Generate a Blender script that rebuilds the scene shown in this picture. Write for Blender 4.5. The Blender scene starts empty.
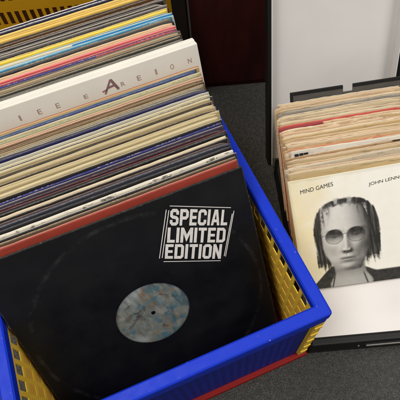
import bpy, bmesh, math, random
from mathutils import Vector, Matrix, noise
random.seed(7)
S = bpy.context.scene
COL = S.collection
R_ = math.radians

# ------------------------------------------------------------------ helpers
def lin(c):
    return tuple((x/255/12.92) if x/255 <= .04045 else ((x/255+.055)/1.055)**2.4 for x in c)

def tag(o, label=None, cat=None, group=None, kind=None):
    if label: o['label'] = label
    if cat: o['category'] = cat
    if group: o['group'] = group
    if kind: o['kind'] = kind
    return o

def empty(name, loc, rot=(0, 0, 0)):
    o = bpy.data.objects.new(name, None); COL.objects.link(o)
    o.location = loc; o.rotation_euler = rot; o.empty_display_size = .02
    return o

def link(name, me, mats, parent=None, loc=(0, 0, 0), rot=(0, 0, 0)):
    o = bpy.data.objects.new(name, me); COL.objects.link(o)
    for m in (mats if isinstance(mats, (list, tuple)) else [mats]): me.materials.append(m)
    o.location = loc; o.rotation_euler = rot
    if parent: o.parent = parent
    return o

def from_bm(name, bm, mats, parent=None, loc=(0, 0, 0), rot=(0, 0, 0), smooth=False):
    me = bpy.data.meshes.new(name)
    bm.normal_update(); bm.to_mesh(me); bm.free()
    if smooth:
        for p in me.polygons: p.use_smooth = True
    return link(name, me, mats, parent, loc, rot)

def box(bm, x0, x1, y0, y1, z0, z1, bev=0, mi=0, seg=2):
    t = bmesh.new()
    bmesh.ops.create_cube(t, size=1)
    for v in t.verts:
        v.co = Vector((x0+(v.co.x+.5)*(x1-x0), y0+(v.co.y+.5)*(y1-y0), z0+(v.co.z+.5)*(z1-z0)))
    if bev:
        bmesh.ops.bevel(t, geom=t.edges[:], offset=bev, segments=seg, affect='EDGES', profile=.5)
    for f in t.faces: f.material_index = mi
    me = bpy.data.meshes.new('t'); t.to_mesh(me); t.free(); bm.from_mesh(me); bpy.data.meshes.remove(me)

# ------------------------------------------------------------------ materials
class NT:
    def __init__(s, name):
        s.m = bpy.data.materials.new(name); s.m.use_nodes = True
        s.t = s.m.node_tree; s.n = s.t.nodes; s.l = s.t.links
        s.p = s.n['Principled BSDF']
    def node(s, ty, **kw):
        q = s.n.new(ty)
        for k, v in kw.items(): setattr(q, k, v)
        return q
    def put(s, sock, v):
        if isinstance(v, bpy.types.NodeSocket): s.l.new(v, sock)
        else: sock.default_value = v
    def math(s, op, a, b=0, c=0, clamp=False):
        q = s.node('ShaderNodeMath', operation=op, use_clamp=clamp)
        for i, v in enumerate((a, b, c)): s.put(q.inputs[i], v)
        return q.outputs[0]
    def ramp(s, v, a, b, oa=0., ob=1.):
        q = s.node('ShaderNodeMapRange', clamp=True, interpolation_type='SMOOTHSTEP')
        for k, x in zip(('Value', 'From Min', 'From Max', 'To Min', 'To Max'), (v, a, b, oa, ob)): s.put(q.inputs[k], x)
        return q.outputs[0]
    def mix(s, f, a, b, bt='MIX'):
        q = s.node('ShaderNodeMix', data_type='RGBA', blend_type=bt)
        s.put(q.inputs[0], f)
        for i, v in ((6, a), (7, b)):
            s.put(q.inputs[i], v if isinstance(v, bpy.types.NodeSocket) else (*v[:3], 1))
        return q.outputs[2]
    def coord(s, kind='Object', scale=(1, 1, 1), off=(0, 0, 0)):
        c = s.node('ShaderNodeTexCoord'); m = s.node('ShaderNodeMapping')
        s.l.new(c.outputs[kind], m.inputs[0]); m.inputs['Scale'].default_value = scale; m.inputs['Location'].default_value = off
        return m.outputs[0]
    def noise(s, vec, scale=5, detail=3, rough=.5, w=None):
        q = s.node('ShaderNodeTexNoise'); s.l.new(vec, q.inputs['Vector'])
        q.inputs['Scale'].default_value = scale; q.inputs['Detail'].default_value = detail; q.inputs['Roughness'].default_value = rough
        return q.outputs['Fac']
    def bump(s, h, strength=.3, dist=.001):
        q = s.node('ShaderNodeBump'); q.inputs['Strength'].default_value = strength; q.inputs['Distance'].default_value = dist
        s.l.new(h, q.inputs['Height']); s.l.new(q.outputs[0], s.p.inputs['Normal'])
    def out(s, col, rough=.5, metal=0, spec=.5):
        s.put(s.p.inputs['Base Color'], col if isinstance(col, bpy.types.NodeSocket) else (*col[:3], 1))
        s.put(s.p.inputs['Roughness'], rough); s.p.inputs['Metallic'].default_value = metal
        s.p.inputs['Specular IOR Level'].default_value = spec
        return s.m

def plastic(name, rgb, rough=.38, dust=.5):
    n = NT(name); c = lin(rgb); v = n.coord()
    a = n.noise(v, 14, 4); b = n.noise(v, 90, 3)
    col = n.mix(n.ramp(a, .3, .75, 0, .22), c, tuple(x*.7 for x in c))
    speck = n.ramp(n.noise(v, 420, 1), .775, .80, 0, dust)          # pale dust and chips
    scr = n.ramp(n.noise(n.coord(scale=(1, 1, 1), off=(3, 1, 2)), 36, 6, .7), .70, .85, 0, .08)
    col = n.mix(scr, col, tuple(min(1, x*1.2+.03) for x in c))
    gr = n.ramp(n.noise(n.coord(scale=(1, 1, 1), off=(7, 3, 5)), 65, 6, .75), .56, .78, 0, .35)
    col = n.mix(gr, col, tuple(x*.5+.004 for x in c))
    sx = n.ramp(n.noise(n.coord(scale=(14, 260, 60), off=(1, 5, 2)), 3, 3, .7), .70, .80, 0, .22)
    sy = n.ramp(n.noise(n.coord(scale=(260, 14, 60), off=(4, 2, 8)), 3, 3, .7), .70, .80, 0, .22)
    col = n.mix(n.math('MAXIMUM', sx, sy), col, tuple(min(1, x*1.3+.06) for x in c))
    big = n.ramp(n.noise(v, 150, 2, .6), .765, .79, 0, dust*.8)
    col = n.mix(n.math('MAXIMUM', speck, big), col, (.66, .66, .68))
    n.bump(n.noise(v, 500, 2), .06, .001)
    return n.out(col, n.ramp(b, .3, .7, rough, rough+.12), 0, .2)

def flat(name, rgb, rough=.6, amt=.25, scale=40, spec=.4, metal=0):
    n = NT(name); c = lin(rgb); v = n.coord()
    col = n.mix(n.ramp(n.noise(v, scale, 4), .3, .7, 0, amt), c, tuple(x*.5 for x in c))
    n.bump(n.noise(v, scale*8, 3), .08, .001)
    return n.out(col, rough, metal, spec)

def painted(name, rough=.5, spec=.4, amt=.12):
    n = NT(name); q = n.node('ShaderNodeAttribute', attribute_name='col')
    v = n.coord(); col = n.mix(n.ramp(n.noise(v, 60, 4), .3, .7, 0, amt), q.outputs['Color'], (.25, .2, .12))
    return n.out(col, rough, 0, spec)

seed = [0]
def card(name, face, acc=None, accw=.35, face2=None, split=0, hw=.157, hh=.315, wear=.3, rough=.5, streak=True, spec=.4):
    """printed card: base colour, horizontal print bands and blotches, rubbed pale edges"""
    seed[0] += 1; k = seed[0]
    n = NT(name); c = lin(face); v = n.coord(off=(k*1.7, k*.9, k*2.3))
    col = n.mix(n.ramp(n.noise(v, 22, 4), .3, .7, 0, .35), c, tuple(x*.6 for x in c))
    tc = n.node('ShaderNodeTexCoord'); sp = n.node('ShaderNodeSeparateXYZ'); n.l.new(tc.outputs['Object'], sp.inputs[0])
    x, z = sp.outputs[0], sp.outputs[2]
    if face2:
        d = lin(face2)
        xx = n.math('ADD', x, n.math('MULTIPLY', n.noise(v, 30, 2), .012))
        col = n.mix(n.ramp(xx, split, split+.002), col, d)
    if acc:
        a = lin(acc)
        vs = n.coord(scale=(7, 1, 60), off=(k*3.1, k, k*.7)) if streak else n.coord(scale=(1, 1, 2.2), off=(k, k, k))
        col = n.mix(n.ramp(n.noise(vs, 4.0 if streak else 75, 5, .75), .53, .60, 0, accw), col, a)
    e = n.math('MINIMUM', n.math('SUBTRACT', hw, n.math('ABSOLUTE', x)), n.math('SUBTRACT', hh, z))
    e = n.math('ADD', e, n.math('MULTIPLY', n.math('SUBTRACT', n.noise(v, 260, 5, .8), .5), .006))
    col = n.mix(n.ramp(e, .0012, -.0016, 0, wear), col, (.55, .49, .38))
    n.bump(n.noise(v, 30, 3), .12, .002)
    return n.out(col, rough, 0, spec)

def edge_mat(name, rgb, wear=.22, txt=None):
    seed[0] += 1; k = seed[0]
    n = NT(name); c = lin(rgb); v = n.coord(scale=(1, 2, 2), off=(k, k*2, k))
    col = n.mix(n.ramp(n.noise(v, 60, 4, .7), .35, .7, 0, .4), c, tuple(x*.6 for x in c))
    col = n.mix(n.ramp(n.noise(v, 260, 3, .8), .56, .72, 0, wear), col, (.6, .54, .43))
    if txt:
        tc = n.node('ShaderNodeTexCoord'); sp = n.node('ShaderNodeSeparateXYZ'); n.l.new(tc.outputs['Object'], sp.inputs[0])
        m = n.ramp(n.noise(n.coord(scale=(1, .4, .01), off=(k*.3, 0, 0)), 420, 2, .6), .50, .54)
        w = n.ramp(n.noise(n.coord(scale=(1, .01, .01), off=(k*.7, 0, 0)), 16, 1), .47, .50)
        band = n.ramp(n.math('ABSOLUTE', sp.outputs[1]), .00075, .0006)
        col = n.mix(n.math('MULTIPLY', n.math('MULTIPLY', m, w), n.math('MULTIPLY', band, .55)), col, lin(txt))
    return n.out(col, .65)

# ------------------------------------------------------------------ sleeves
def sleeve_mesh(name, w, h, t, te, warp=.0012, wav=0., seedv=0, hole=None, nx=26, nz=22, common=0., rag=0., ding=0.):
    """a closed card sleeve: thick in the middle, pinched to te at its rims; x centred, z up from 0, front at -y"""
    bm = bmesh.new()
    def bend(x, z):
        a = noise.noise(Vector((x*7, z*6, seedv*3.7)))*warp
        a += noise.noise(Vector((x*22, z*3, seedv*1.9+9)))*warp*.35
        if common: a += noise.noise(Vector((x*13, z*7, 77)))*common*(z/h)
        if wav: a += noise.noise(Vector((x*34, 2.2, seedv*5.1)))*wav*max(0, z/h-.55)*2
        return a
    def half(x, z):
        d = min(w/2-abs(x), h-z, z)
        s = min(1, max(0, d/.011)); s = s*s*(3-2*s)
        return (te+(t-te)*s)/2
    xs = sorted(set([-w/2+w*i/nx for i in range(nx+1)]+[-w/2+.004, w/2-.004, -w/2+.0085, w/2-.0085]))
    dg = [random.uniform(.2, 1)*ding, random.uniform(.2, 1)*ding]; dy_ = [random.uniform(-1, 1), random.uniform(-1, 1)]
    zs = sorted(set([h*j/nz for j in range(nz+1)]+[h-.0025, .0025, h-.008]))
    G = {}
    for sd in (-1, 1):
        for i, x in enumerate(xs):
            for j, z in enumerate(zs):
                zz = z+(noise.noise(Vector((x*60, seedv, 4)))*.0004 if z == h else 0)
                if rag and z > h-.004: zz += (noise.noise(Vector((x*70, seedv*2.3, 1)))*.6+noise.noise(Vector((x*210, seedv*2.3, 5)))*.5)*rag
                yy_ = 0
                if ding:
                    for q, cx_ in ((0, -w/2), (1, w/2)):
                        f_ = max(0, 1-math.hypot(x-cx_, z-h)/.016)**1.5
                        zz -= f_*dg[q]; yy_ += f_*dg[q]*dy_[q]*.5; x -= f_*dg[q]*.4*(-1 if q == 0 else 1)
                G[sd, i, j] = bm.verts.new((x, bend(x, z)+yy_+sd*half(x, z), zz))
                x = xs[i]
    N, M = len(xs)-1, len(zs)-1
    for i in range(N):
        for j in range(M):
            f = bm.faces.new((G[-1, i, j], G[-1, i+1, j], G[-1, i+1, j+1], G[-1, i, j+1])); f.material_index = 0; f.smooth = True
            f = bm.faces.new((G[1, i, j], G[1, i, j+1], G[1, i+1, j+1], G[1, i+1, j])); f.material_index = 0; f.smooth = True
    def ring(pairs):
        for (a, b) in pairs:
            # slightly domed fold between the two boards
            va, vb, vc, vd = G[-1, a[0], a[1]], G[-1, b[0], b[1]], G[1, b[0], b[1]], G[1, a[0], a[1]]
            f = bm.faces.new((va, vd, vc, vb)); f.material_index = 1
    ring([((i+1, M), (i, M)) for i in range(N)]); ring([((i, 0), (i+1, 0)) for i in range(N)])
    ring([((0, j+1), (0, j)) for j in range(M)]); ring([((N, j), (N, j+1)) for j in range(M)])
    bmesh.ops.recalc_face_normals(bm, faces=bm.faces[:])
    me = bpy.data.meshes.new(name); bm.to_mesh(me); bm.free()
    return me

def paint_sheet(name, w, h, nx, ny, fn, mat, parent, y, x0=None, z0=0, rot=(0, 0, 0)):
    """a printed sheet facing -y whose ink is a colour attribute"""
    x0 = -w/2 if x0 is None else x0
    vs = [(x0+w*i/nx, y, z0+h*j/ny) for j in range(ny+1) for i in range(nx+1)]
    fs = [(j*(nx+1)+i, j*(nx+1)+i+1, (j+1)*(nx+1)+i+1, (j+1)*(nx+1)+i) for j in range(ny) for i in range(nx)]
    me = bpy.data.meshes.new(name); me.from_pydata(vs, [], fs)
    at = me.color_attributes.new('col', 'FLOAT_COLOR', 'POINT')
    buf = []
    for j in range(ny+1):
        for i in range(nx+1):
            buf += [*fn(i/nx, j/ny), 1]
    at.data.foreach_set('color', buf)
    return link(name, me, mat, parent, rot=rot)

def text_on_quad(name, s, quad, mat, parent, bold=.0, shear=0., y=0, spacing=1.):
    """lettering laid flat on a face (local x,z) inside quad = bottom-left, bottom-right, top-right, top-left"""
    cu = bpy.data.curves.new('t', 'FONT'); cu.body = s; cu.offset = bold; cu.shear = shear; cu.space_character = spacing
    cu.resolution_u = 6
    ob = bpy.data.objects.new('t', cu); COL.objects.link(ob)
    dg = bpy.context.evaluated_depsgraph_get()
    me = bpy.data.meshes.new_from_object(ob.evaluated_get(dg)); bpy.data.objects.remove(ob)
    X = [v.co.x for v in me.vertices]; Y = [v.co.y for v in me.vertices]
    a, b, c, d = [Vector(q) for q in quad]
    for v in me.vertices:
        u = (v.co.x-min(X))/(max(X)-min(X)); t = (v.co.y-min(Y))/(max(Y)-min(Y))
        p = (a*(1-u)+b*u)*(1-t)+(d*(1-u)+c*u)*t
        v.co = (p.x, y, p.y)
    me.materials.clear()
    me.name = name
    return me

def join_meshes(name, mes, mat, parent):
    bm = bmesh.new()
    for m in mes: bm.from_mesh(m)
    return from_bm(name, bm, mat, parent)

def bar2(p, q, wd, y):
    p, q = Vector(p), Vector(q); d = (q-p).normalized(); n = Vector((-d.y, d.x))*wd/2
    me = bpy.data.meshes.new('bar')
    me.from_pydata([(v.x, y, v.y) for v in (p-n, q-n, q+n, p+n)], [], [(0, 1, 2, 3)])
    return me

X0, X1, Y0, Y1, MM, CC = .095, .525, .095, .905, .5, .095
def poly_strip(pts, closed=False, th=.19):
    P = [Vector(p) for p in pts]; n = len(P); Lf, Rt = [], []
    for i in range(n):
        a = P[i-1] if (i or closed) else None; b = P[(i+1) % n] if (i < n-1 or closed) else None
        d1 = (P[i]-a).normalized() if a is not None else None; d2 = (b-P[i]).normalized() if b is not None else None
        d1 = d1 or d2; d2 = d2 or d1
        m = Vector((-(d1.y+d2.y), d1.x+d2.x)).normalized(); k = th/2/max(.5, m.dot(Vector((-d1.y, d1.x))))
        Lf.append(P[i]+m*k); Rt.append(P[i]-m*k)
    return [[Lf[i], Rt[i], Rt[(i+1) % n], Lf[(i+1) % n]] for i in range(n if closed else n-1)]
def rect(x0, y0, x1, y1): return [(x0, y0), (x1, y0), (x1, y1), (x0, y1)]
_c = CC
LET = {
 'S': (.62, poly_strip([(X1, .66), (X1, Y1-_c), (X1-_c, Y1), (X0+_c, Y1), (X0, Y1-_c), (X0, MM+.1), (X0+_c, MM+.02), (X1-_c, MM-.02), (X1, MM-.1), (X1, Y0+_c), (X1-_c, Y0), (X0+_c, Y0), (X0, Y0+_c), (X0, .34)])),
 'C': (.62, poly_strip([(X1, .64), (X1, Y1-_c), (X1-_c, Y1), (X0+_c, Y1), (X0, Y1-_c), (X0, Y0+_c), (X0+_c, Y0), (X1-_c, Y0), (X1, Y0+_c), (X1, .36)])),
 'O': (.62, poly_strip([(X1, Y1-_c), (X1-_c, Y1), (X0+_c, Y1), (X0, Y1-_c), (X0, Y0+_c), (X0+_c, Y0), (X1-_c, Y0), (X1, Y0+_c)], True)),
 'D': (.62, poly_strip([(X1, Y1-_c), (X1-_c, Y1), (X0, Y1), (X0, Y0), (X1-_c, Y0), (X1, Y0+_c)], True)),
 'P': (.62, [rect(0, 0, .19, 1)]+poly_strip([(.19, Y1), (X1-_c, Y1), (X1, Y1-_c), (X1, .46+_c), (X1-_c, .46), (.19, .46)])),
 'E': (.53, [rect(0, 0, .19, 1), rect(.19, .81, .53, 1), rect(.19, .41, .49, .59), rect(.19, 0, .53, .19)]),
 'L': (.50, [rect(0, 0, .19, 1), rect(.19, 0, .50, .19)]),
 'I': (.19, [rect(0, 0, .19, 1)]),
 'T': (.56, [rect(0, .81, .56, 1), rect(.185, 0, .375, .81)]),
 'A': (.66, [[(0, 0), (.19, 0), (.33, .78), (.33, 1), (.20, 1)], [(.47, 0), (.66, 0), (.46, 1), (.33, 1), (.33, .78)], [(.226, .2), (.434, .2), (.402, .38), (.258, .38)]]),
 'M': (.82, [rect(0, 0, .19, 1), rect(.63, 0, .82, 1), [(.19, 1), (.19, .60), (.41, .05), (.41, .55)], [(.63, 1), (.41, .55), (.41, .05), (.63, .60)]]),
 'N': (.62, [rect(0, 0, .19, 1), rect(.43, 0, .62, 1), [(.19, 1), (.19, .55), (.43, 0), (.43, .45)]]),
}
def block_word(word, quad, y, gap=.09):
    """heavy condensed capitals fitted into quad; each row is one mesh"""
    polys, x = [], 0
    for ch in word:
        w, ps = LET[ch]
        polys += [[(p[0]+x, p[1]) for p in q] for q in ps]; x += w+gap
    x -= gap
    a, b, c, d = [Vector(q) for q in quad]
    vs, fs = [], []
    for q in polys:
        i0 = len(vs)
        for px, py in q:
            u = px/x; p = (a*(1-u)+b*u)*(1-py)+(d*(1-u)+c*u)*py; vs.append((p.x, y, p.y))
        fs.append(tuple(range(i0, len(vs))))
    me = bpy.data.meshes.new('word'); me.from_pydata(vs, [], fs); return me

# ------------------------------------------------------------------ the ground
n = NT('carpet_pile'); v = n.coord()
vor = n.node('ShaderNodeTexVoronoi'); n.l.new(v, vor.inputs[0]); vor.inputs['Scale'].default_value = 330
f1 = n.noise(v, 520, 4, .75); f2 = n.noise(v, 9, 3); f3 = n.noise(v, 130, 3, .7)
col = n.mix(n.ramp(f1, .32, .68), lin((48, 48, 47)), lin((132, 130, 125)))
col = n.mix(n.ramp(f3, .35, .68, 0, .5), col, lin((62, 61, 60)))
col = n.mix(n.ramp(f2, .3, .7, 0, .3), col, lin((74, 73, 71)))
h = n.math('ADD', f1, vor.outputs['Distance'])
n.bump(h, .9, .004)
carpet_m = n.out(col, .95, 0, .1)
bm = bmesh.new(); bmesh.ops.create_grid(bm, x_segments=8, y_segments=8, size=3)
tag(from_bm('carpet', bm, carpet_m), kind='structure')

# dark panel and post behind
n = NT('maroon_board'); v = n.coord(scale=(1, 1, .15))
col = n.mix(n.ramp(n.noise(v, 40, 5, .6), .3, .7), lin((64, 19, 20)), lin((42, 12, 13)))
maroon = n.out(col, .55, 0, .3)
bk = -.34
bm = bmesh.new()
box(bm, -.075, .62, 0, .018, .012, .75, .002); box(bm, -.075, .62, .004, .016, 0, .0115, 0)
for gx in (.2, .42): box(bm, gx-.002, gx+.002, -.0015, -.0002, .02, .74)
tag(from_bm('board', bm, maroon, loc=(.118, .548, 0), rot=(0, 0, bk)),
    'dark maroon wooden board standing upright behind the crate and the open case', 'board')
bm = bmesh.new()
box(bm, -.016, .010, 0, .03, .004, .8, .003); box(bm, -.024, .018, -.008, .038, 0, .004, .001)
post_m = flat('black_steel', (24, 20, 18), .45, .4, 30)
po = empty('shelf_post', (.034, .560, 0), (0, 0, bk))
tag(po, 'thin black metal upright post between the ochre crate and the maroon board', 'post')
from_bm('post_body', bm, post_m, po)
bm = bmesh.new(); box(bm, .0105, .0135, -.002, .02, .004, .8, .0006)
from_bm('edge_highlight', bm, flat('grey_highlight', (96, 96, 96), .4, .2, 40, metal=.6), po)  # thin grey strip standing in for the highlight along the post

# ------------------------------------------------------------------ folding crates
BLUE = plastic('blue_plastic', (13, 48, 184), .46, .55)
BLUE_SHADED = plastic('blue_plastic_shaded', (15, 33, 128), .48, .2)  # rim blue darkened: shade on the end panels is put into the colour
YEL = plastic('yellow_plastic', (250, 206, 70), .4, .15)
YEL_D = plastic('yellow_plastic_web', (236, 182, 72), .5, .1)
RED = plastic('red_plastic', (142, 22, 18), .45, .2)
OCH = plastic('ochre_plastic', (212, 156, 24), .45, .1)
OCH_D = plastic('ochre_plastic_web', (70, 36, 8), .5, .0)

def lattice(bm, L, z0, z1, y0, y1, pitch=.0185, hole=.0118, zp=.0178, zh=.0108, top=.010, mi=0, web=None, web_rows=99, solid=None):
    """upright web of bars in the local x-z plane, thickness y0..y1, length 0..L"""
    e = .012
    n = int((L-2*e)/pitch)
    e = (L-n*pitch)/2
    rows = []
    z = z1-top
    while z-zh > z0+.008:
        rows.append((z-zh, z)); z -= zp
    zc = z1
    for (a, b) in rows:
        if zc-b > 1e-5: box(bm, 0, L, y0, y1, b, zc, 0, mi)
        xs = 0
        for i in range(n):
            c = e+(i+.5)*pitch
            box(bm, xs, c-hole/2, y0, y1, a, b, 0, mi); xs = c+hole/2
        box(bm, xs, L, y0, y1, a, b, 0, mi)
        zc = a
    box(bm, 0, L, y0, y1, z0, zc, 0, mi)
    return rows

def side_wall(name, parent, L, H, mats, loc, rot, web_from=1, lat={}):
    bm = bmesh.new()
    rows = lattice(bm, L, .0125, H, -.0007, .0007, **lat)
    # thin web closing the lower rows, set in the middle of the wall
    if web_from is not None and len(rows) > web_from:
        box(bm, .003, L-.003, -.0003, .0003, .016, rows[web_from][1]+.0015, 0, 1)
    return from_bm(name, bm, mats, parent, loc, rot)

def crate(name, loc, rz, W, D, H, m_rim, m_end, m_side, m_base, webs=(0, 1), lat={}, lat_end=None):
    root = empty(name, loc, (0, 0, rz))
    w = .0158
    # rim: a rounded rail ring with a second, lower ledge
    bm = bmesh.new()
    def prof(inset, z):
        rr = max(.0006, .0045-inset); pts = []
        for cx, cy, q in ((-W+inset+rr, inset+rr, 2), (-inset-rr, inset+rr, 3), (-inset-rr, D-inset-rr, 0), (-W+inset+rr, D-inset-rr, 1)):
            for k in range(6):
                t = (q+k/5)*math.pi/2
                pts.append((cx+rr*math.cos(t), cy+rr*math.sin(t), z))
        return pts
    loops = [prof(w, H-.014), prof(w, H-.0018), prof(w-.0018, H), prof(.0028, H), prof(.0009, H-.0009), prof(0, H-.003), prof(0, H-.0145),
             prof(.0035, H-.0155), prof(.0035, H-.021), prof(.0012, H-.0225), prof(.0012, H-.032), prof(.004, H-.0325), prof(.0092, H-.0325), prof(.0092, H-.0142)]
    vv = [[bm.verts.new(p) for p in lp] for lp in loops]
    for a in range(len(vv)):
        A, B = vv[a], vv[(a+1) % len(vv)]
        for i in range(24):
            f = bm.faces.new((A[i], A[(i+1) % 24], B[(i+1) % 24], B[i]))
    bmesh.ops.recalc_face_normals(bm, faces=bm.faces[:])
    from_bm('rim', bm, m_rim, root)
    ht = H-.033
    fx = -W+.0165; fl = W-.033
    side_wall('end_panel', root, fl, ht, m_end, (fx, .0065, 0), (0, 0, 0), webs[0], lat_end or lat)
    side_wall('end_panel', root, fl, ht, m_end, (fx, D-.0065, 0), (0, 0, 0), webs[0], lat_end or lat)
    sl = D-.024
    side_wall('side_panel', root, sl, H-.0145, m_side, (-.0122+.0, .012, 0), (0, 0, R_(90)), webs[1], lat)
    side_wall('side_panel', root, sl, H-.0145, m_side, (-W+.0122, .012, 0), (0, 0, R_(90)), webs[1], lat)
    for cx in (-.0085, -W+.0085):
        for cy in (.0068, D-.0068):
            bm = bmesh.new()
            box(bm, cx-.0068, cx+.0068, cy-.005, cy+.0048, .0125, ht-.0005, .0015)
            for k in range(5):
                z = .03+k*.033; s = -1 if cy < D/2 else 1
                box(bm, cx-.0055, cx+.0055, cy+s*.005-.0012, cy+s*.005+.0012, z, z+.006, .0006)
            from_bm('corner_post', bm, m_side[0], root)
    bm = bmesh.new()
    box(bm, -W+.002, -.002, .014, D-.014, .004, .0098, 0)
    box(bm, -W, 0, -.0015, .0135, 0, .012, .002); box(bm, -W, 0, D-.0135, D+.0015, 0, .012, .002)
    box(bm, -W, -W+.0135, .0137, D-.0137, 0, .0118, .0015); box(bm, -.0135, 0, .0137, D-.0137, 0, .0118, .0015)
    from_bm('base', bm, m_base, root)
    return root

CW, CD, CH = .3635, .478, .2197
c1 = crate('folding_crate', (0, 0, 0), 0, CW, CD, CH, BLUE, [BLUE_SHADED, BLUE_SHADED], [YEL, YEL_D], RED, (0, 1), dict(pitch=.0186, hole=.0126, zp=.0290, zh=.0215, top=.0120), dict(pitch=.0112, hole=.0070, zp=.0112, zh=.0066, top=.012))
tag(c1, 'blue rimmed folding plastic crate with yellow lattice sides and red base, full of LPs', 'crate')
c2 = crate('folding_crate', (.056, .622, 0), R_(-18), .50, .30, .292, OCH, [OCH, OCH_D], [OCH, OCH_D], OCH, (0, 0), dict(pitch=.0142, hole=.008, zp=.048, zh=.026, top=.0205))
tag(c2, 'ochre yellow lattice plastic crate standing behind the blue rimmed crate, mostly hidden', 'crate')

# ------------------------------------------------------------------ LP records in the crate
G1 = 'LP records leaning in the blue rimmed crate'
L = .315
# top-edge measure, colour, edge colour, options, label
A = [
 (248, (146, 54, 40), (196, 124, 104), dict(t=.0042, te=.0019, acc=(110, 40, 32)), 'brick red LP sleeve with rubbed pinkish edge, directly behind the black front record'),
 (244, (84, 66, 48), (160, 138, 104), dict(acc=(40, 30, 25)), 'thin brown LP sleeve just behind the brick red one'),
 (236, (206, 198, 180), (226, 218, 200), dict(acc=(48, 44, 46), streak=False, accw=.85, te=.003), 'off-white LP sleeve mottled with dark print, near the front of the crate'),
 (231, (22, 21, 23), (62, 58, 58), dict(), 'black LP sleeve with grey edge just behind the mottled off-white one'),
 (227, (44, 46, 58), (74, 76, 88), dict(acc=(22, 22, 30)), 'dark slate grey LP sleeve between two black sleeves near the front'),
 (221, (26, 24, 24), (198, 178, 152), dict(inner=(206, 190, 160)), 'black LP sleeve with a cream inner sleeve showing along its top'),
 (215, (20, 19, 21), (46, 42, 44), dict(acc=(50, 30, 30)), 'plain black LP sleeve behind the black one with the cream top line'),
 (209, (44, 24, 34), (70, 46, 48), dict(acc=(110, 40, 44), accw=.5), 'dark plum LP sleeve with reddish print in front of the navy blue one'),
 (203, (22, 26, 88), (30, 36, 116), dict(t=.005), 'deep navy blue LP sleeve standing in front of the wide beige ones'),
 (195, (190, 174, 134), (214, 200, 164), dict(t=.005), 'plain beige LP sleeve just behind the deep navy blue one'),
 (190, (178, 162, 118), (196, 180, 140), dict(), 'slightly darker beige LP sleeve, second behind the deep navy blue one'),
 (185, (46, 36, 28), (156, 134, 98), dict(te=.0015), 'dark brown LP sleeve with a tan edge between beige ones'),
 (181, (172, 154, 114), (196, 180, 142), dict(te=.0015), 'thin tan LP sleeve between two dark brown ones'),
 (177, (44, 34, 26), (36, 28, 24), dict(), 'dark brown LP sleeve with a dark edge, behind the thin tan one'),
 (172, (188, 174, 132), (204, 190, 152), dict(t=.005), 'broad warm beige LP sleeve about halfway back in the crate'),
 (168, (180, 168, 132), (216, 208, 176), dict(), 'beige LP sleeve with a paler cream edge about halfway back'),
 (164, (168, 162, 144), (190, 186, 170), dict(acc=(120, 112, 96)), 'light grey LP sleeve in front of the dark navy one halfway back'),
 (160, (30, 30, 72), (84, 82, 96), dict(), 'dark navy LP sleeve between two grey sleeves halfway back'),
 (156, (124, 116, 100), (160, 150, 132), dict(acc=(80, 72, 60)), 'grey LP sleeve just behind the dark navy one halfway back'),
 (152, (98, 78, 52), (120, 98, 68), dict(acc=(66, 50, 34)), 'dull brown LP sleeve in front of the one with a pink edge'),
 (148, (112, 88, 58), (214, 172, 148), dict(), 'brown LP sleeve with a thin pinkish edge'),
 (143, (150, 148, 112), (172, 168, 132), dict(acc=(110, 130, 110)), 'sage green LP sleeve in front of the blue one near the white box'),
 (138, (44, 56, 104), (56, 70, 120), dict(acc=(90, 130, 120)), 'dusky blue LP sleeve between the sage and orange-tan ones'),
 (133, (198, 156, 104), (140, 76, 66), dict(t=.005), 'orange-tan LP sleeve with a maroon edge directly in front of the white box set'),
 (107, None, None, None, 'BOX'),
 (101, (56, 56, 50), (128, 126, 112), dict(), 'charcoal LP sleeve with grey edge directly behind the white box set'),
 (96, (58, 56, 48), (168, 146, 108), dict(acc=(30, 30, 28)), 'charcoal LP sleeve with a tan edge, second behind the white box set'),
 (91, (156, 134, 102), (176, 156, 124), dict(), 'taupe LP sleeve in front of the navy and red one'),
 (87, (42, 44, 118), (46, 48, 120), dict(face2=(176, 66, 60), split=.045, t=.005), 'LP sleeve navy on its left part and red on its right end'),
 (82, (202, 76, 80), (236, 156, 148), dict(acc=(150, 120, 130), t=.005), 'rose red LP sleeve with pale pink edge'),
 (78, (206, 174, 132), (222, 192, 152), dict(te=.0015), 'peach-tan LP sleeve just behind the rose red one'),
 (75, (32, 28, 30), (50, 44, 44), dict(te=.0015), 'thin black LP sleeve in front of the teal blue one'),
 (71, (42, 124, 158), (120, 176, 196), dict(acc=(190, 210, 215), t=.005), 'teal blue LP sleeve with light blue edge'),
 (67, (206, 196, 168), (222, 212, 186), dict(face2=(40, 124, 176), split=.02), 'LP sleeve cream on its left part and bright blue on its right part'),
 (63, (228, 198, 62), (236, 214, 96), dict(te=.0022), 'bright yellow LP sleeve behind the cream and blue one'),
 (59, (30, 26, 26), (60, 52, 48), dict(), 'black LP sleeve just behind the bright yellow one'),
 (55, (54, 50, 46), (182, 172, 156), dict(te=.0022), 'charcoal LP sleeve with a light grey edge near the back'),
 (51, (26, 22, 22), (150, 138, 128), dict(acc=(70, 60, 54)), 'black LP sleeve with pinkish grey edge near the back'),
 (46, (84, 58, 30), (40, 30, 22), dict(), 'dark brown LP sleeve in front of the golden yellow ones at the back'),
 (41, (222, 182, 78), (238, 210, 118), dict(acc=(190, 130, 50), t=.006), 'golden yellow LP sleeve near the back with orange flecks'),
 (36, (226, 192, 98), (230, 200, 110), dict(acc=(200, 150, 70)), 'pale golden LP sleeve, the second last from the back but one'),
 (33, (38, 40, 66), (222, 218, 214), dict(te=.002), 'navy LP sleeve with a white edge, second from the back of the crate'),
 (30, (34, 36, 58), (226, 222, 220), dict(te=.002), 'rearmost LP sleeve, navy with a worn white edge, at the back of the crate'),
]
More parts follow.
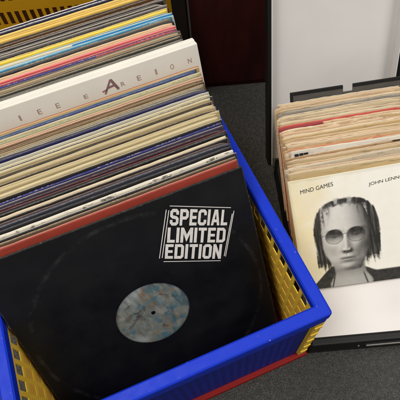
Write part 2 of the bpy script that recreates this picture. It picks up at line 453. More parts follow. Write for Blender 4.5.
A[-3] = A[-3][:4]+('pale golden LP sleeve in front of the two white-edged navy ones at the back',)
#  bottom y, lean and right-end x of each record (front to back)
POSE = [(.0379,.506,.0288),(.0437,.500,.0286),(.0554,.489,.0282),(.0628,.482,.0279),(.0688,.476,.0277),(.0779,.468,.0274),(.0870,.460,.0271),
 (.0962,.451,.0268),(.1056,.443,.0265),(.1182,.432,.0261),(.1262,.425,.0259),(.1342,.418,.0256),(.1407,.412,.0254),(.1473,.406,.0252),(.1556,.399,.0250),
 (.1622,.394,.0248),(.1690,.388,.0246),(.1758,.382,.0244),(.1826,.377,.0242),(.1895,.371,.0240),(.1965,.366,.0238),(.2053,.359,.0235),(.2142,.352,.0232),
 (.2231,.345,.0230),(.2600,.320,.0217),(.2832,.300,.0214),(.2930,.293,.0211),(.3029,.286,.0209),(.3110,.280,.0207),(.3211,.273,.0204),(.3294,.267,.0202),
 (.3356,.263,.0201),(.3440,.258,.0199),(.3524,.252,.0197),(.3610,.246,.0195),(.3696,.241,.0193),(.3784,.235,.0191),(.3872,.229,.0189),(.3984,.222,.0186),
 (.4098,.215,.0184),(.4213,.208,.0181),(.4283,.204,.0180),(.4353,.200,.0178)]
SHORT = ['brick red', 'thin brown', 'mottled off-white', 'front black', 'dark slate grey', 'cream-topped black', 'plain black', 'dark plum', 'deep navy blue', 'plain beige',
 'darker beige', 'tan-edged dark brown', 'thin tan', 'dark-edged brown', 'broad warm beige', 'cream-edged beige', 'light grey', 'dark navy', 'mid grey', 'dull brown',
 'pink-edged brown', 'sage green', 'dusky blue', 'orange-tan', None, 'grey-edged charcoal', 'tan-edged charcoal', 'taupe', 'navy and red', 'rose red', 'peach-tan', 'thin black', 'teal blue',
 'cream and blue', 'bright yellow', 'yellow-backing black', 'light-edged charcoal', 'pinkish-edged black', 'back dark brown', 'golden yellow', 'pale golden', 'second rearmost navy', 'rearmost navy']
EXTRA = {2: ((34, 32, 34), (190, 182, 168)), 5: ((58, 40, 38), (120, 90, 80)), 6: ((30, 32, 40), (168, 158, 146)), 7: ((26, 24, 26), (150, 60, 56)), 8: ((50, 46, 66), (196, 180, 150)), 9: ((34, 28, 24), (204, 188, 148)),
 10: ((164, 146, 104), (92, 74, 52)), 11: ((182, 164, 122), (206, 190, 150)), 13: ((176, 160, 118), (200, 182, 138)), 14: ((150, 132, 94), (60, 48, 36)), 15: ((40, 38, 60), (206, 196, 166)), 16: ((112, 106, 92), (178, 170, 150)),
 18: ((60, 54, 50), (198, 190, 172)), 19: ((142, 120, 84), (188, 164, 124)), 20: ((70, 56, 42), (190, 150, 120)), 21: ((176, 140, 110), (222, 186, 160)), 22: ((184, 170, 130), (206, 194, 156)), 23: ((70, 84, 90), (150, 168, 160)),
 26: ((112, 108, 96), (60, 58, 54)), 27: ((40, 40, 40), (186, 170, 140)), 28: ((96, 86, 74), (48, 46, 60)), 29: ((150, 60, 70), (226, 190, 160)), 30: ((204, 150, 120), (236, 202, 170)), 32: ((120, 110, 96), (60, 56, 56)),
 33: ((196, 200, 196), (60, 130, 170)), 34: ((90, 130, 150), (220, 214, 190)), 35: ((190, 160, 70), (240, 224, 150)), 36: ((120, 112, 104), (200, 190, 176)), 37: ((40, 38, 38), (168, 158, 146)), 38: ((88, 76, 64), (190, 176, 160)),
 39: ((60, 46, 34), (150, 120, 70)), 40: ((206, 160, 60), (240, 220, 140))}
A2, P2 = [], []
for k, (a_, p_) in enumerate(zip(A, POSE)):
    if k in EXTRA:
        f_, e_ = EXTRA[k]; q_ = POSE[k-1]
        br = sum(f_)/3; tone = 'dark' if br < 75 else ('mid-toned' if br < 150 else 'pale'); et = 'dark' if sum(e_)/3 < 100 else ('pale' if sum(e_)/3 > 165 else 'mid-toned')
        A2.append((0, f_, e_, dict(t=.0028, te=.0010), 'slim %s LP sleeve with %s edge just ahead of the %s one' % (tone, et, SHORT[k])))
        P2.append(tuple((m+n_)/2 for m, n_ in zip(q_, p_)))
    A2.append(a_); P2.append(p_)
A, POSE = A2, P2
prev_y = .0236
ink_print = painted('printed_card', .5)
for k, ((yt, face, edge, op, label), (y, th, xr)) in enumerate(zip(A, POSE)):
    gap = (y-prev_y)*math.cos(th); prev_y = y
    jit = 0 if face is None else random.uniform(-.0036, .0016)
    x = -xr-.1575+jit
    rot = (-th, 0, 0)
    if face is None:                                            # the white box set
        r = empty('record_box_set', (x+.0055, y, .0102), rot)
        tag(r, 'thick white LP box set standing higher than its neighbours with small maroon lettering', 'box set', G1)
        wm = flat('white_box_card', (224, 219, 208), .5, .12, 14)
        h = .3265
        bm = bmesh.new(); box(bm, -.160, .160, -.0155, -.0050, 0, h, .0012)
        from_bm('box_base', bm, wm, r)
        bm = bmesh.new(); box(bm, -.1605, .1605, -.0047, .0040, 0, h+.0006, .0014)
        from_bm('box_lid', bm, wm, r)
        ink = flat('maroon_ink', (170, 142, 136), .6, .4, 80)
        yy = -.0158; base = h-.0225
        mes = []
        for ch, px, s in [('I', 10, 1.1), ('E', 29, 1), ('E', 47, 1), ('E', 75, .8), ('R', 113, .85), ('E', 130, 1), ('I', 148, 1.1), ('O', 165, 1), ('N', 184, 1)]:
            cx = -.1575+.315*(px+53)/246
            wd = (.0022 if ch == 'I' else .0050); hh = .0066*s
            link('lettering', text_on_quad('t', ch, [(cx-wd/2, base), (cx+wd/2, base), (cx+wd/2, base+hh), (cx-wd/2, base+hh)], ink, r, 0, 0, yy), ink, r)
        cx = -.1575+.315*(101+53)/246
        mes = [bar2((cx-.0095, base-.003), (cx+.002, base+.0135), .0024, yy), bar2((cx+.0085, base-.002), (cx+.002, base+.0135), .0034, yy-.0001),
               bar2((cx-.005, base+.004), (cx+.005, base+.005), .0026, yy-.0002), bar2((cx-.012, base+.001), (cx-.006, base+.002), .002, yy)]
        join_meshes('emblem', mes, flat('emblem_ink', (150, 112, 114), .6, .8, 120), r)
        continue
    o2 = dict(op); t = min(o2.pop('t', .0034), gap*.8, .0038); te = o2.pop('te', .0019); te = min(te, t); inner = o2.pop('inner', None)
    fm = card('sleeve_print', face, **o2); em = edge_mat('sleeve_edge', edge, .22, ((30, 28, 28) if sum(edge) > 330 else (206, 198, 180)) if k % 6 == 1 else None)
    h = L+random.uniform(-.0005, .0007)-(0 if yt else .0007)
    me = sleeve_mesh('album_sleeve', .315, h, t, te, .0008, 0, k, rag=.0004, ding=random.choice((.0008, .0015, .003, .005)))
    roll = random.uniform(-.006, .006)
    if inner:
        r = empty('vinyl_album', (x, y, .0102), (rot[0], roll, 0)); tag(r, label, 'record', G1)
        link('cover', me, [fm, em], r)
        im = sleeve_mesh('inner_sleeve', .311, h+.0028, .0012, .0011, .0008, 0, k)
        link('inner_sleeve', im, [card('paper', inner, hh=.4, wear=0)]*2, r)
    else:
        tag(link('vinyl_album', me, [fm, em], None, (x, y, .0102), (rot[0], roll, 0)), label, 'record', G1)

# ---- the black disco sleeve at the front
r = empty('vinyl_album', (-.0293-.1575, .0236, .0104), (-.5195, 0, 0))
tag(r, 'black LP sleeve at the very front, SPECIAL LIMITED EDITION print, disc label in its hole', 'record', G1)

n = NT('black_card'); v = n.coord()
sp = n.node('ShaderNodeSeparateXYZ'); tc = n.node('ShaderNodeTexCoord'); n.l.new(tc.outputs['Object'], sp.inputs[0])
col = n.mix(n.ramp(n.noise(v, 9, 5, .65), .4, .75, 0, .8), (.0042, .0046, .0056), (.009, .0085, .008))
rr_ = n.math('SQRT', n.math('ADD', n.math('POWER', sp.outputs[0], 2), n.math('POWER', n.math('SUBTRACT', sp.outputs[2], .1575), 2)))
ring = n.ramp(n.math('ABSOLUTE', n.math('SUBTRACT', rr_, .1485)), .0042, .0005)
ring = n.math('MULTIPLY', ring, n.ramp(n.noise(v, 30, 5, .8), .42, .72, 0, .16))
col = n.mix(ring, col, (.16, .15, .14))
scuff = n.ramp(n.noise(n.coord(scale=(1, 1, 1.6)), 55, 6, .75), .63, .75, 0, .10)
col = n.mix(scuff, col, (.12, .11, .10))
e = n.math('MINIMUM', n.math('SUBTRACT', .1575, n.math('ABSOLUTE', sp.outputs[0])), n.math('SUBTRACT', .315, sp.outputs[2]))
e = n.math('ADD', e, n.math('MULTIPLY', n.math('SUBTRACT', n.noise(v, 300, 5, .8), .5), .004))
col = n.mix(n.ramp(e, .0014, -.0012, 0, .3), col, (.25, .23, .2))
n.bump(n.noise(v, 16, 3), .10, .003)
black_card = n.out(col, n.ramp(n.noise(v, 25, 4), .3, .7, .36, .56), 0, .32)
HZ, HR = .1605, .0478
def holed_board(name, w, h, y0, y1, cz, rad, mats, parent, nseg=96):
    bm = bmesh.new()
    def sq(a):
        dx, dz = math.cos(a), math.sin(a); k = 1e9
        if abs(dx) > 1e-9: k = min(k, (w/2)/abs(dx))
        if dz > 1e-9: k = min(k, (h-cz)/dz)
        if dz < -1e-9: k = min(k, cz/-dz)
        return dx*k, cz+dz*k
    angs = sorted([2*math.pi*i/nseg for i in range(nseg)]+[math.atan2(z-cz, x) % (2*math.pi) for x in (-w/2, w/2) for z in (0, h)])
    rings = []
    for y in (y0, y1):
        inn = [bm.verts.new((rad*math.cos(a), y, cz+rad*math.sin(a))) for a in angs]
        mid = [bm.verts.new(((sq(a)[0]*.5+rad*.5*math.cos(a)), y-.0004, (sq(a)[1]*.5+.5*(cz+rad*math.sin(a))))) for a in angs]
        out = [bm.verts.new((sq(a)[0], y+(.0006 if y == y0 else 0), sq(a)[1])) for a in angs]
        rings.append((inn, mid, out))
    N = len(angs)
    for i in range(N):
        j = (i+1) % N
        for rg in rings:
            for a, b in ((0, 1), (1, 2)): bm.faces.new((rg[a][i], rg[a][j], rg[b][j], rg[b][i]))
        bm.faces.new((rings[0][0][i], rings[0][0][j], rings[1][0][j], rings[1][0][i])).material_index = 1
        bm.faces.new((rings[0][2][i], rings[0][2][j], rings[1][2][j], rings[1][2][i])).material_index = 1
    bmesh.ops.recalc_face_normals(bm, faces=bm.faces[:])
    return from_bm(name, bm, mats, parent)
edge_black = edge_mat('black_edge', (40, 38, 37), .25)
holed_board('front_cover', .315, .315, -.0026, -.0020, HZ, HR, [black_card, edge_black], r)
bm = bmesh.new(); box(bm, -.1575, .1575, .0016, .0022, 0, .3145, 0)
from_bm('back_cover', bm, black_card, r)
bm = bmesh.new(); box(bm, -.1574, -.1570, -.0018, .0015, 0, .3148); box(bm, -.1570, .1574, -.0018, .0015, 0, .0004); box(bm, -.1568, .1572, -.0017, .0014, .3138, .3146)
from_bm('fold_edge', bm, edge_black, r)
# disc and label
d = empty('t', (0, 0, 0)); bpy.data.objects.remove(d)
bm = bmesh.new()
nseg = 96
prof = [(.0027, -.0004), (.0497, -.0004), (.0502, -.0007), (.149, -.0007), (.1505, 0), (.149, .0007), (.0027, .0007)]
rg = [[bm.verts.new((rr*math.cos(2*math.pi*i/nseg), yy, HZ+rr*math.sin(2*math.pi*i/nseg))) for i in range(nseg)] for rr, yy in prof]
for a in range(len(rg)-1):
    for i in range(nseg): bm.faces.new((rg[a][i], rg[a][(i+1) % nseg], rg[a+1][(i+1) % nseg], rg[a+1][i]))
bmesh.ops.recalc_face_normals(bm, faces=bm.faces[:])
disc = from_bm('disc', bm, flat('vinyl', (14, 14, 15), .25, .2, 30, .6), r)
def label_paint(rr, a):
    x, z = rr*math.cos(a), rr*math.sin(a)
    p = Vector((x*48+z*16, z*48-x*20, 3.1))
    q = noise.fractal(p, 1., 2., 5); q2 = noise.fractal(p*1.7+Vector((5, 2, 9)), 1., 2., 5); q3 = noise.fractal(p*.6+Vector((1, 7, 2)), 1., 2., 3)
    c = Vector((.20, .222, .20))
    fine = noise.fractal(Vector((x*170+z*60, z*150, 7)), 1., 2., 4)
    c = c*(1+.35*fine)
    c = c.lerp(Vector((.24, .165, .10)), max(0, min(1, q*1.9-.05)))
    c = c.lerp(Vector((.085, .165, .20)), max(0, min(1, q2*1.9+.02+x*12)))
    c = c.lerp(Vector((.40, .43, .42)), max(0, min(1, q3*1.6-.05-x*11+z*8)))
    sc = noise.fractal(Vector((x*150, z*60+x*90, 1)), 1, 2, 4)
    c = c*(1-.3*max(0, min(1, (sc-.05)*2.4)))
    def stroke(x0, z0, x1, z1, wd, dk, wob=.002):
        nonlocal c
        dx, dz = x1-x0, z1-z0; ll = dx*dx+dz*dz; t = max(0, min(1, ((x-x0)*dx+(z-z0)*dz)/ll))
        dd = math.hypot(x-x0-t*dx, z-z0-t*dz)+noise.fractal(Vector((x*300, z*300, 8)), 1, 2, 3)*wob
        m = max(0, min(1, (wd-dd)/.0008)); c = c.lerp(Vector((.035, .035, .04)), m*dk)
    # dark painterly figure at left, slanting lines of small print at upper right
    stroke(-.034, -.010, -.020, .003, .0026, .5); stroke(-.020, .001, -.009, .013, .0034, .4); stroke(-.018, .004, -.013, -.004, .0026, .4)
    stroke(-.026, .010, -.014, .010, .0018, .6); stroke(-.030, .022, -.022, .026, .0016, .4)
    for k in range(3):
        ox = .004+k*.0045; oz = .034-k*.005
        for m in range(9):
            if (m*7+k*3) % 5 == 0: continue
            xx = ox+m*.0032; zz = oz-m*.0021; stroke(xx, zz, xx+.0018, zz-.0012, .0009, .85 if k == 1 else .5, .0008)
    stroke(.006, -.026, .010, -.030, .0020, .6); stroke(.012, -.010, .018, -.008, .0014, .5); stroke(.003, -.018, .006, -.019, .0012, .4)
    e = max(0, (rr-.0455)/.003); c = c*.86*(1-.25*min(1, e))
    return c
nr, na = 80, 220
vs, cols = [], []
for i in range(nr+1):
    rr = .0028+(.0496-.0028)*i/nr
    for j in range(na):
        a = 2*math.pi*j/na; vs.append((rr*math.cos(a), -.0007, HZ+rr*math.sin(a))); cols += [*label_paint(rr, a), 1]
fs = [(i*na+j, i*na+(j+1) % na, (i+1)*na+(j+1) % na, (i+1)*na+j) for i in range(nr) for j in range(na)]
me = bpy.data.meshes.new('label_paper'); me.from_pydata(vs, [], fs); me.color_attributes.new('col', 'FLOAT_COLOR', 'POINT').data.foreach_set('color', cols)
link('label_paper', me, painted('label_ink', .34, .5), disc)
# white print
wi = flat('white_ink', (226, 222, 216), .55, .25, 220)
rows = [('SPECIAL', [(.0562, .2768), (.1222, .2470), (.1290, .2672), (.0636, .2976)]),
        ('LIMITED', [(.0466, .2558), (.1140, .2240), (.1204, .2440), (.0536, .2752)]),
        ('EDITION', [(.0376, .2352), (.1034, .2026), (.1104, .2230), (.0446, .2544)])]
for s_, q in rows: link('lettering', block_word(s_, q, -.0032), wi, r)
for p, q in [((.0638, .3015), (.1325, .2688)), ((.0586, .2985), (.0318, .2385)), ((.1352, .2630), (.1101, .2030)), ((.0350, .2318), (.1025, .1998)),
             ((.0612, .2965), (.0350, .2375)), ((.1322, .2600), (.1086, .2045))]:
    link('frame_line', bar2(p, q, .0010, -.0032), wi, r)

# ------------------------------------------------------------------ the open singles case
AL = R_(-18)
KO = Vector((.135, -.043, 0))
kr = empty('record_case', KO, (0, 0, AL))
tag(kr, 'open black record case with white lining and raised lid, holding seven-inch singles', 'record case')
blk = flat('black_leathercloth', (11, 11, 12), .5, .3, 60, .3)
wht = NT('white_lining'); v = wht.coord()
c0 = wht.mix(wht.ramp(wht.noise(v, 7, 4), .3, .75, 0, .5), lin((216, 212, 209)), lin((198, 193, 190)))
c0 = wht.mix(wht.ramp(wht.noise(v, 120, 5, .7), .64, .74, 0, .25), c0, lin((170, 158, 148)))
c0 = wht.mix(wht.ramp(wht.noise(wht.coord(scale=(3, 3, 40), off=(2, 5, 1)), 4, 5, .75), .66, .78, 0, .3), c0, lin((150, 146, 146)))
wht.bump(wht.noise(v, 14, 3), .15, .003)
wht = wht.out(c0, .5, 0, .35)
a0, a1, b1, hw = -.1405, .078, .328, .045
bm = bmesh.new()
box(bm, a0, a1, 0, b1, 0, .006, .001)
box(bm, a0, a1, 0, .013, .0062, hw, .0035, 0, 3); box(bm, a0, a1, b1-.006, b1, .0062, hw, .001)
box(bm, a0, a0+.006, .0132, b1-.0062, .0062, hw, .0012); box(bm, a1-.006, a1, .0132, b1-.0062, .0062, hw, .0012)
from_bm('tray', bm, blk, kr)
# lining: a bent white card rising to the right under the records
bm = bmesh.new(); nx, ny = 20, 30; g = {}
def lz(a, b):
    s = min(1, max(0, (b-.015)/.07)); s = s*s*(3-2*s)
    return .0430-.0045*s+max(0, a+.128)*.165*s
for i in range(nx+1):
    for j in range(ny+1):
        a = a0+.0065+(a1-a0-.013)*i/nx; b = .0128+(b1-.0195)*j/ny
        g[i, j] = bm.verts.new((a, b, lz(a, b)))
for i in range(nx):
    for j in range(ny): bm.faces.new((g[i, j], g[i+1, j], g[i+1, j+1], g[i, j+1]))
from_bm('lining', bm, wht, kr, smooth=True)
# lid: a shallow tray leaning back
lid = from_bm('lid', (lambda bm: (box(bm, -.157, .050, 0, .005, 0, .345, .001), box(bm, -.157, -.1515, -.024, -.0002, 0, .345, .001),
              box(bm, .0445, .050, -.024, -.0002, 0, .345, .001), box(bm, -.1513, .0443, -.024, -.0002, .339, .345, .001), bm)[-1])(bmesh.new()), blk, kr,
              (0, .330, .047), (-.4447, 0, 0))
bm = bmesh.new(); box(bm, -.1512, .0442, -.0022, -.0004, .001, .3385, 0); box(bm, -.1512, -.1500, -.0232, -.0024, .001, .3385); box(bm, .0430, .0442, -.0232, -.0024, .001, .3385)
from_bm('lid_lining', bm, wht, lid)
bm = bmesh.new()
box(bm, -.058, .012, -.0022, .0005, .024, .0275, .0008); box(bm, -.07, -.067, -.0015, .0005, .023, .027, .0006)
from_bm('clasp', bm, flat('clasp_metal', (120, 118, 114), .4, .3, 60, metal=.8), kr)

def case_pt(a, b, z):
    return KO+Vector((a*math.cos(AL)-b*math.sin(AL), a*math.sin(AL)+b*math.cos(AL), z))
def single_rot(phi, th, ro):
    # heading, lean back, roll in its own plane
    return (Matrix.Rotation(AL+phi, 4, 'Z') @ Matrix.Rotation(-th, 4, 'X') @ Matrix.Rotation(-ro, 4, 'Y')).to_euler()
G2 = 'seven-inch singles standing in the open case'
SL = .18
B = [
 (-.1338,.0963,-.097,.645,.166,(206,184,138),(222,204,162),dict(),'tan paper single sleeve directly behind the portrait single'),
 (-.1343,.1051,-.094,.639,.162,(196,184,160),(214,202,176),dict(acc=(120,100,80)),'greyish cream single sleeve, second behind the portrait single'),
 (-.1336,.1122,-.091,.634,.157,(170,138,100),(196,168,126),dict(acc=(110,80,56)),'brownish paper single sleeve, third behind the portrait single'),
 (-.1336,.1193,-.087,.629,.153,(190,168,128),(208,188,150),dict(acc=(90,74,56)),'tan single sleeve with smudged print just in front of the white one'),
 (-.1316,.1285,-.084,.624,.149,(222,218,206),(230,226,216),dict(),'WHITE'),
 (-.1336,.1392,-.081,.618,.145,(202,112,62),(214,190,146),dict(acc=(214,190,146),accw=.9),'single sleeve with an orange left corner just behind the white printed one'),
 (-.1343,.1467,-.078,.613,.141,(208,184,136),(214,104,70),dict(),'tan single sleeve with an orange-red line along its edge'),
 (-.1351,.1543,-.075,.608,.136,(216,196,150),(224,206,164),dict(),'cream single sleeve behind the orange-red edged one'),
 (-.1358,.1619,-.072,.603,.132,(198,170,120),(210,186,140),dict(acc=(150,110,70)),'tan single sleeve just in front of the deep red edged one'),
 (-.1366,.1696,-.068,.597,.128,(206,180,134),(158,30,38),dict(te=.002),'cream single sleeve with a deep red edge in the middle of the row'),
 (-.1374,.1774,-.065,.592,.124,(214,196,154),(226,210,172),dict(),'pale cream single sleeve behind the deep red edged one'),
 (-.1376,.1843,-.062,.587,.119,(150,60,66),(150,50,56),dict(face2=(206,178,140),split=-.02),'single sleeve dark red at its left end and tan along the rest'),
 (-.1378,.1912,-.059,.582,.115,(204,182,138),(214,194,152),dict(acc=(160,130,90)),'tan single sleeve between the dark red one and the black edged one'),
 (-.1380,.1982,-.056,.576,.111,(196,172,132),(44,38,36),dict(te=.0017),'tan single sleeve with a black edge near the back of the row'),
 (-.1382,.2052,-.053,.571,.107,(214,196,156),(222,206,168),dict(face2=(98,24,48),split=.062),'cream single sleeve with a dark wine red right corner'),
 (-.1376,.2122,-.049,.566,.103,(120,116,108),(58,56,54),dict(acc=(60,58,56)),'grey single sleeve with a dark uneven edge near the back'),
 (-.1356,.2191,-.046,.561,.098,(212,194,152),(224,208,168),dict(),'cream single sleeve, third from the dark divider card'),
 (-.1320,.2268,-.043,.555,.094,(200,178,136),(214,192,150),dict(acc=(150,120,84)),'tan worn single sleeve, second from the dark divider card'),
 (-.1285,.2330,-.042,.553,.092,(222,204,156),(232,216,172),dict(),'pale yellow-cream single sleeve directly in front of the dark divider card'),
]
B += [
 (-.1325,.1005,-.090,.650,.150,(184,156,112),(204,180,138),dict(),'tan paper single sleeve in the packed row behind the portrait single'),
 (-.1352,.1250,-.080,.630,.160,(176,146,104),(198,174,134),dict(acc=(84,64,44)),None),
 (-.1342,.1340,-.094,.615,.140,(206,196,176),(220,212,194),dict(acc=(60,56,52)),'off-white single sleeve with dark print directly behind the white one'),
 (-.1362,.1508,-.070,.605,.147,(216,196,160),(186,60,60),dict(),'cream single sleeve with a bright red edge just before a tan one mid row'),
 (-.1348,.1655,-.082,.598,.120,(216,200,164),(226,212,178),dict(acc=(150,60,50)),'cream single sleeve with reddish print in front of the deep red edged one'),
 (-.1390,.1735,-.058,.596,.138,(222,206,172),(196,92,88),dict(),'off-white single sleeve with pinkish red edge behind the deep red edged one'),
 (-.1366,.1878,-.070,.588,.108,(196,84,76),(206,150,120),dict(),'dusty red paper single sleeve just behind the dark red ended one'),
 (-.1392,.2018,-.046,.575,.118,(214,196,160),(120,34,40),dict(acc=(60,50,42)),'cream single sleeve with a wine red edge toward the back of the row'),
 (-.1360,.2088,-.058,.570,.098,(206,190,156),(224,208,174),dict(acc=(70,62,56)),'cream single sleeve with dark print just in front of the grey uneven edged one'),
 (-.1350,.2160,-.040,.565,.110,(182,156,116),(200,176,136),dict(),None),
]
for q_ in range(len(B)):
    if B[q_][8] is None: B[q_] = B[q_][:8]+('tan paper single sleeve in the packed row behind the portrait single',)
bk_ink = flat('black_ink', (26, 24, 23), .6, .3, 200)
B.sort(key=lambda q: q[1])
KIND = [((190, 160, 118), (150, 62, 50), 'red-brown'), ((180, 150, 108), (64, 48, 38), 'dark brown'), ((206, 182, 146), (206, 130, 120), 'dull pink'), ((198, 172, 130), (244, 238, 226), 'near-white')]
for q_ in range(len(B)-1):
    b_ = (B[q_][1]+B[q_+1][1])/2
    if B[q_+1][1]-B[q_][1] > .0038 and B[q_+1][8] != 'WHITE':
        f_, e_, nm = KIND[q_ % 4]
        B.append((-.1345-.004*((b_-.1)/.1 if b_ < .2 else 1)+random.uniform(-.002, .002), b_, 0, 0, 0, f_, e_, dict(), 'slim kraft tan single sleeve with %s edge packed among the upright singles' % nm))
B.sort(key=lambda q: q[1])
for k, (a, b, phi, th, ro, face, edge, op, label) in enumerate(B):
    o2 = dict(op); te = o2.pop('te', .0016)
    o2.setdefault('acc', [(70, 58, 48), (150, 58, 46), (120, 92, 62), (240, 230, 210), (92, 60, 50)][k % 5]); o2.setdefault('accw', .42); o2.setdefault('streak', k % 3 != 1)
    if 'slim kraft' not in label and max(edge)-min(edge) < 75 and min(edge) > 110: edge = tuple(int(.45*e_+.55*t_) for e_, t_ in zip(edge, ((244, 238, 226), (186, 146, 112), (236, 226, 206), (150, 112, 84))[k % 4]))
    if k % 2 and min(face) > 95 and 'white' not in label.lower(): face = tuple(int(.72*f_+.28*t_) for f_, t_ in zip(face, (232, 222, 204)))
    fm = card('paper_print', tuple(min(250, int(q*f)) for q, f in zip(face, (.97, .95, .93))), hw=.09, hh=.18, wear=.35, rough=.7, **o2); em = edge_mat('paper_edge', edge, .35)
    me = sleeve_mesh('single_sleeve', SL, SL+random.uniform(-.002, .0025), random.choice((.0009, .0011, .0014)), random.choice((.0007, .0009, .0012)), .0003, .0009, 60+k, nx=30, nz=14, common=.0028*min(1, (b-.085)/.05), rag=.0011, ding=.003)
    for vtx in me.vertices: vtx.co.x += SL/2
    ja, jr = random.uniform(-.0028, .0028), random.uniform(-.028, .028)
    q_ = (b-.0963)/(.2330-.0963); phi, th, ro = -.10+.05*q_, .650-.095*q_, .168-.072*q_
    if k in (4, 9, 16, 22, 26): jr += .022
    if k in (6, 13, 19): jr -= .016
    loc = case_pt(a+ja, b, .0408+max(0, -jr*.0)); rot = single_rot(phi+random.uniform(-.006, .006), th+random.uniform(-.006, .006), ro+jr*.6)
    for slot in (fm, em):
        pass
    # the card material measures x from the sleeve's middle: shift through the object origin instead
    for vtx in me.vertices: vtx.co.x -= SL/2
    off = rot.to_matrix() @ Vector((SL/2, 0, 0))
    loc = Vector(loc)+off
    if label == 'WHITE':
        loc = loc+rot.to_matrix() @ Vector((.003, -.0008, .0065))
        r = empty('single_record', loc, rot); tag(r, 'white single sleeve with small black print at its top left corner', 'single', G2)
        link('sleeve', me, [fm, em], r)
        # blurred black print: solid little blocks, not words
        te = 0; yp = noise.noise(Vector((-.073*13, (SL-.007)*7, 77)))*.0028*min(1, (b-.085)/.05)-.0020
        mes = [bar2((-.084, SL-.0050), (-.0785, SL-.0049), .0040, yp), bar2((-.0775, SL-.0046), (-.072, SL-.0045), .0036, yp), bar2((-.0715, SL-.0043), (-.065, SL-.0041), .0028, yp),
               bar2((.050, SL-.0042), (.062, SL-.0042), .0014, yp)]
        for m_ in mes: link('print_block', m_, bk_ink, r)
    else:
        tag(link('single_record', me, [fm, em], None, loc, rot), label, 'single', G2)

# ---- the portrait single
def smooth(a, b, x):
    t = max(0., min(1., (x-a)/(b-a))); return t*t*(3-2*t)
def relief(X, Y):
    cx = .388; d = X-cx; ax = abs(d); E = math.exp
    z = .25*math.sqrt(max(.02, 1-(ax/.205)**2-((Y-.55)/.40)**2))
    wn = .021+.014*smooth(.52, .66, Y)
    z += .044*E(-(d/wn)**2)*smooth(.45, .66, Y)*smooth(.700, .664, Y)
    z += .018*E(-((ax-.028)/.012)**2-((Y-.664)/.016)**2)
    z += .016*E(-((Y-.478)/.022)**2)*E(-((ax-.07)/.075)**4)
    z -= .026*E(-((ax-.084)/.045)**2-((Y-.522)/.030)**2)
    z += .010*E(-((ax-.084)/.030)**2-((Y-.536)/.018)**2)
    z += .018*E(-((ax-.112)/.045)**2-((Y-.610)/.045)**2)
    z -= .016*E(-((ax-.105)/.040)**2-((Y-.715)/.050)**2)
    z += .006*E(-((Y-.727)/.012)**2-(ax/.050)**2)+.008*E(-((Y-.758)/.014)**2-(ax/.044)**2)
    z -= .004*E(-((Y-.742)/.007)**2-(ax/.066)**4)
    z -= .0025*E(-((ax-.056-.35*(Y-.69))/.016)**2)*smooth(.66, .69, Y)*smooth(.77, .72, Y)
    z -= .006*E(-((Y-.787)/.014)**2-(ax/.06)**2)
    z += .020*E(-(ax/.055)**2-((Y-.826)/.028)**2)
    z -= .004*E(-(ax/.008)**2)*smooth(.685, .70, Y)*smooth(.725, .715, Y)
    return z
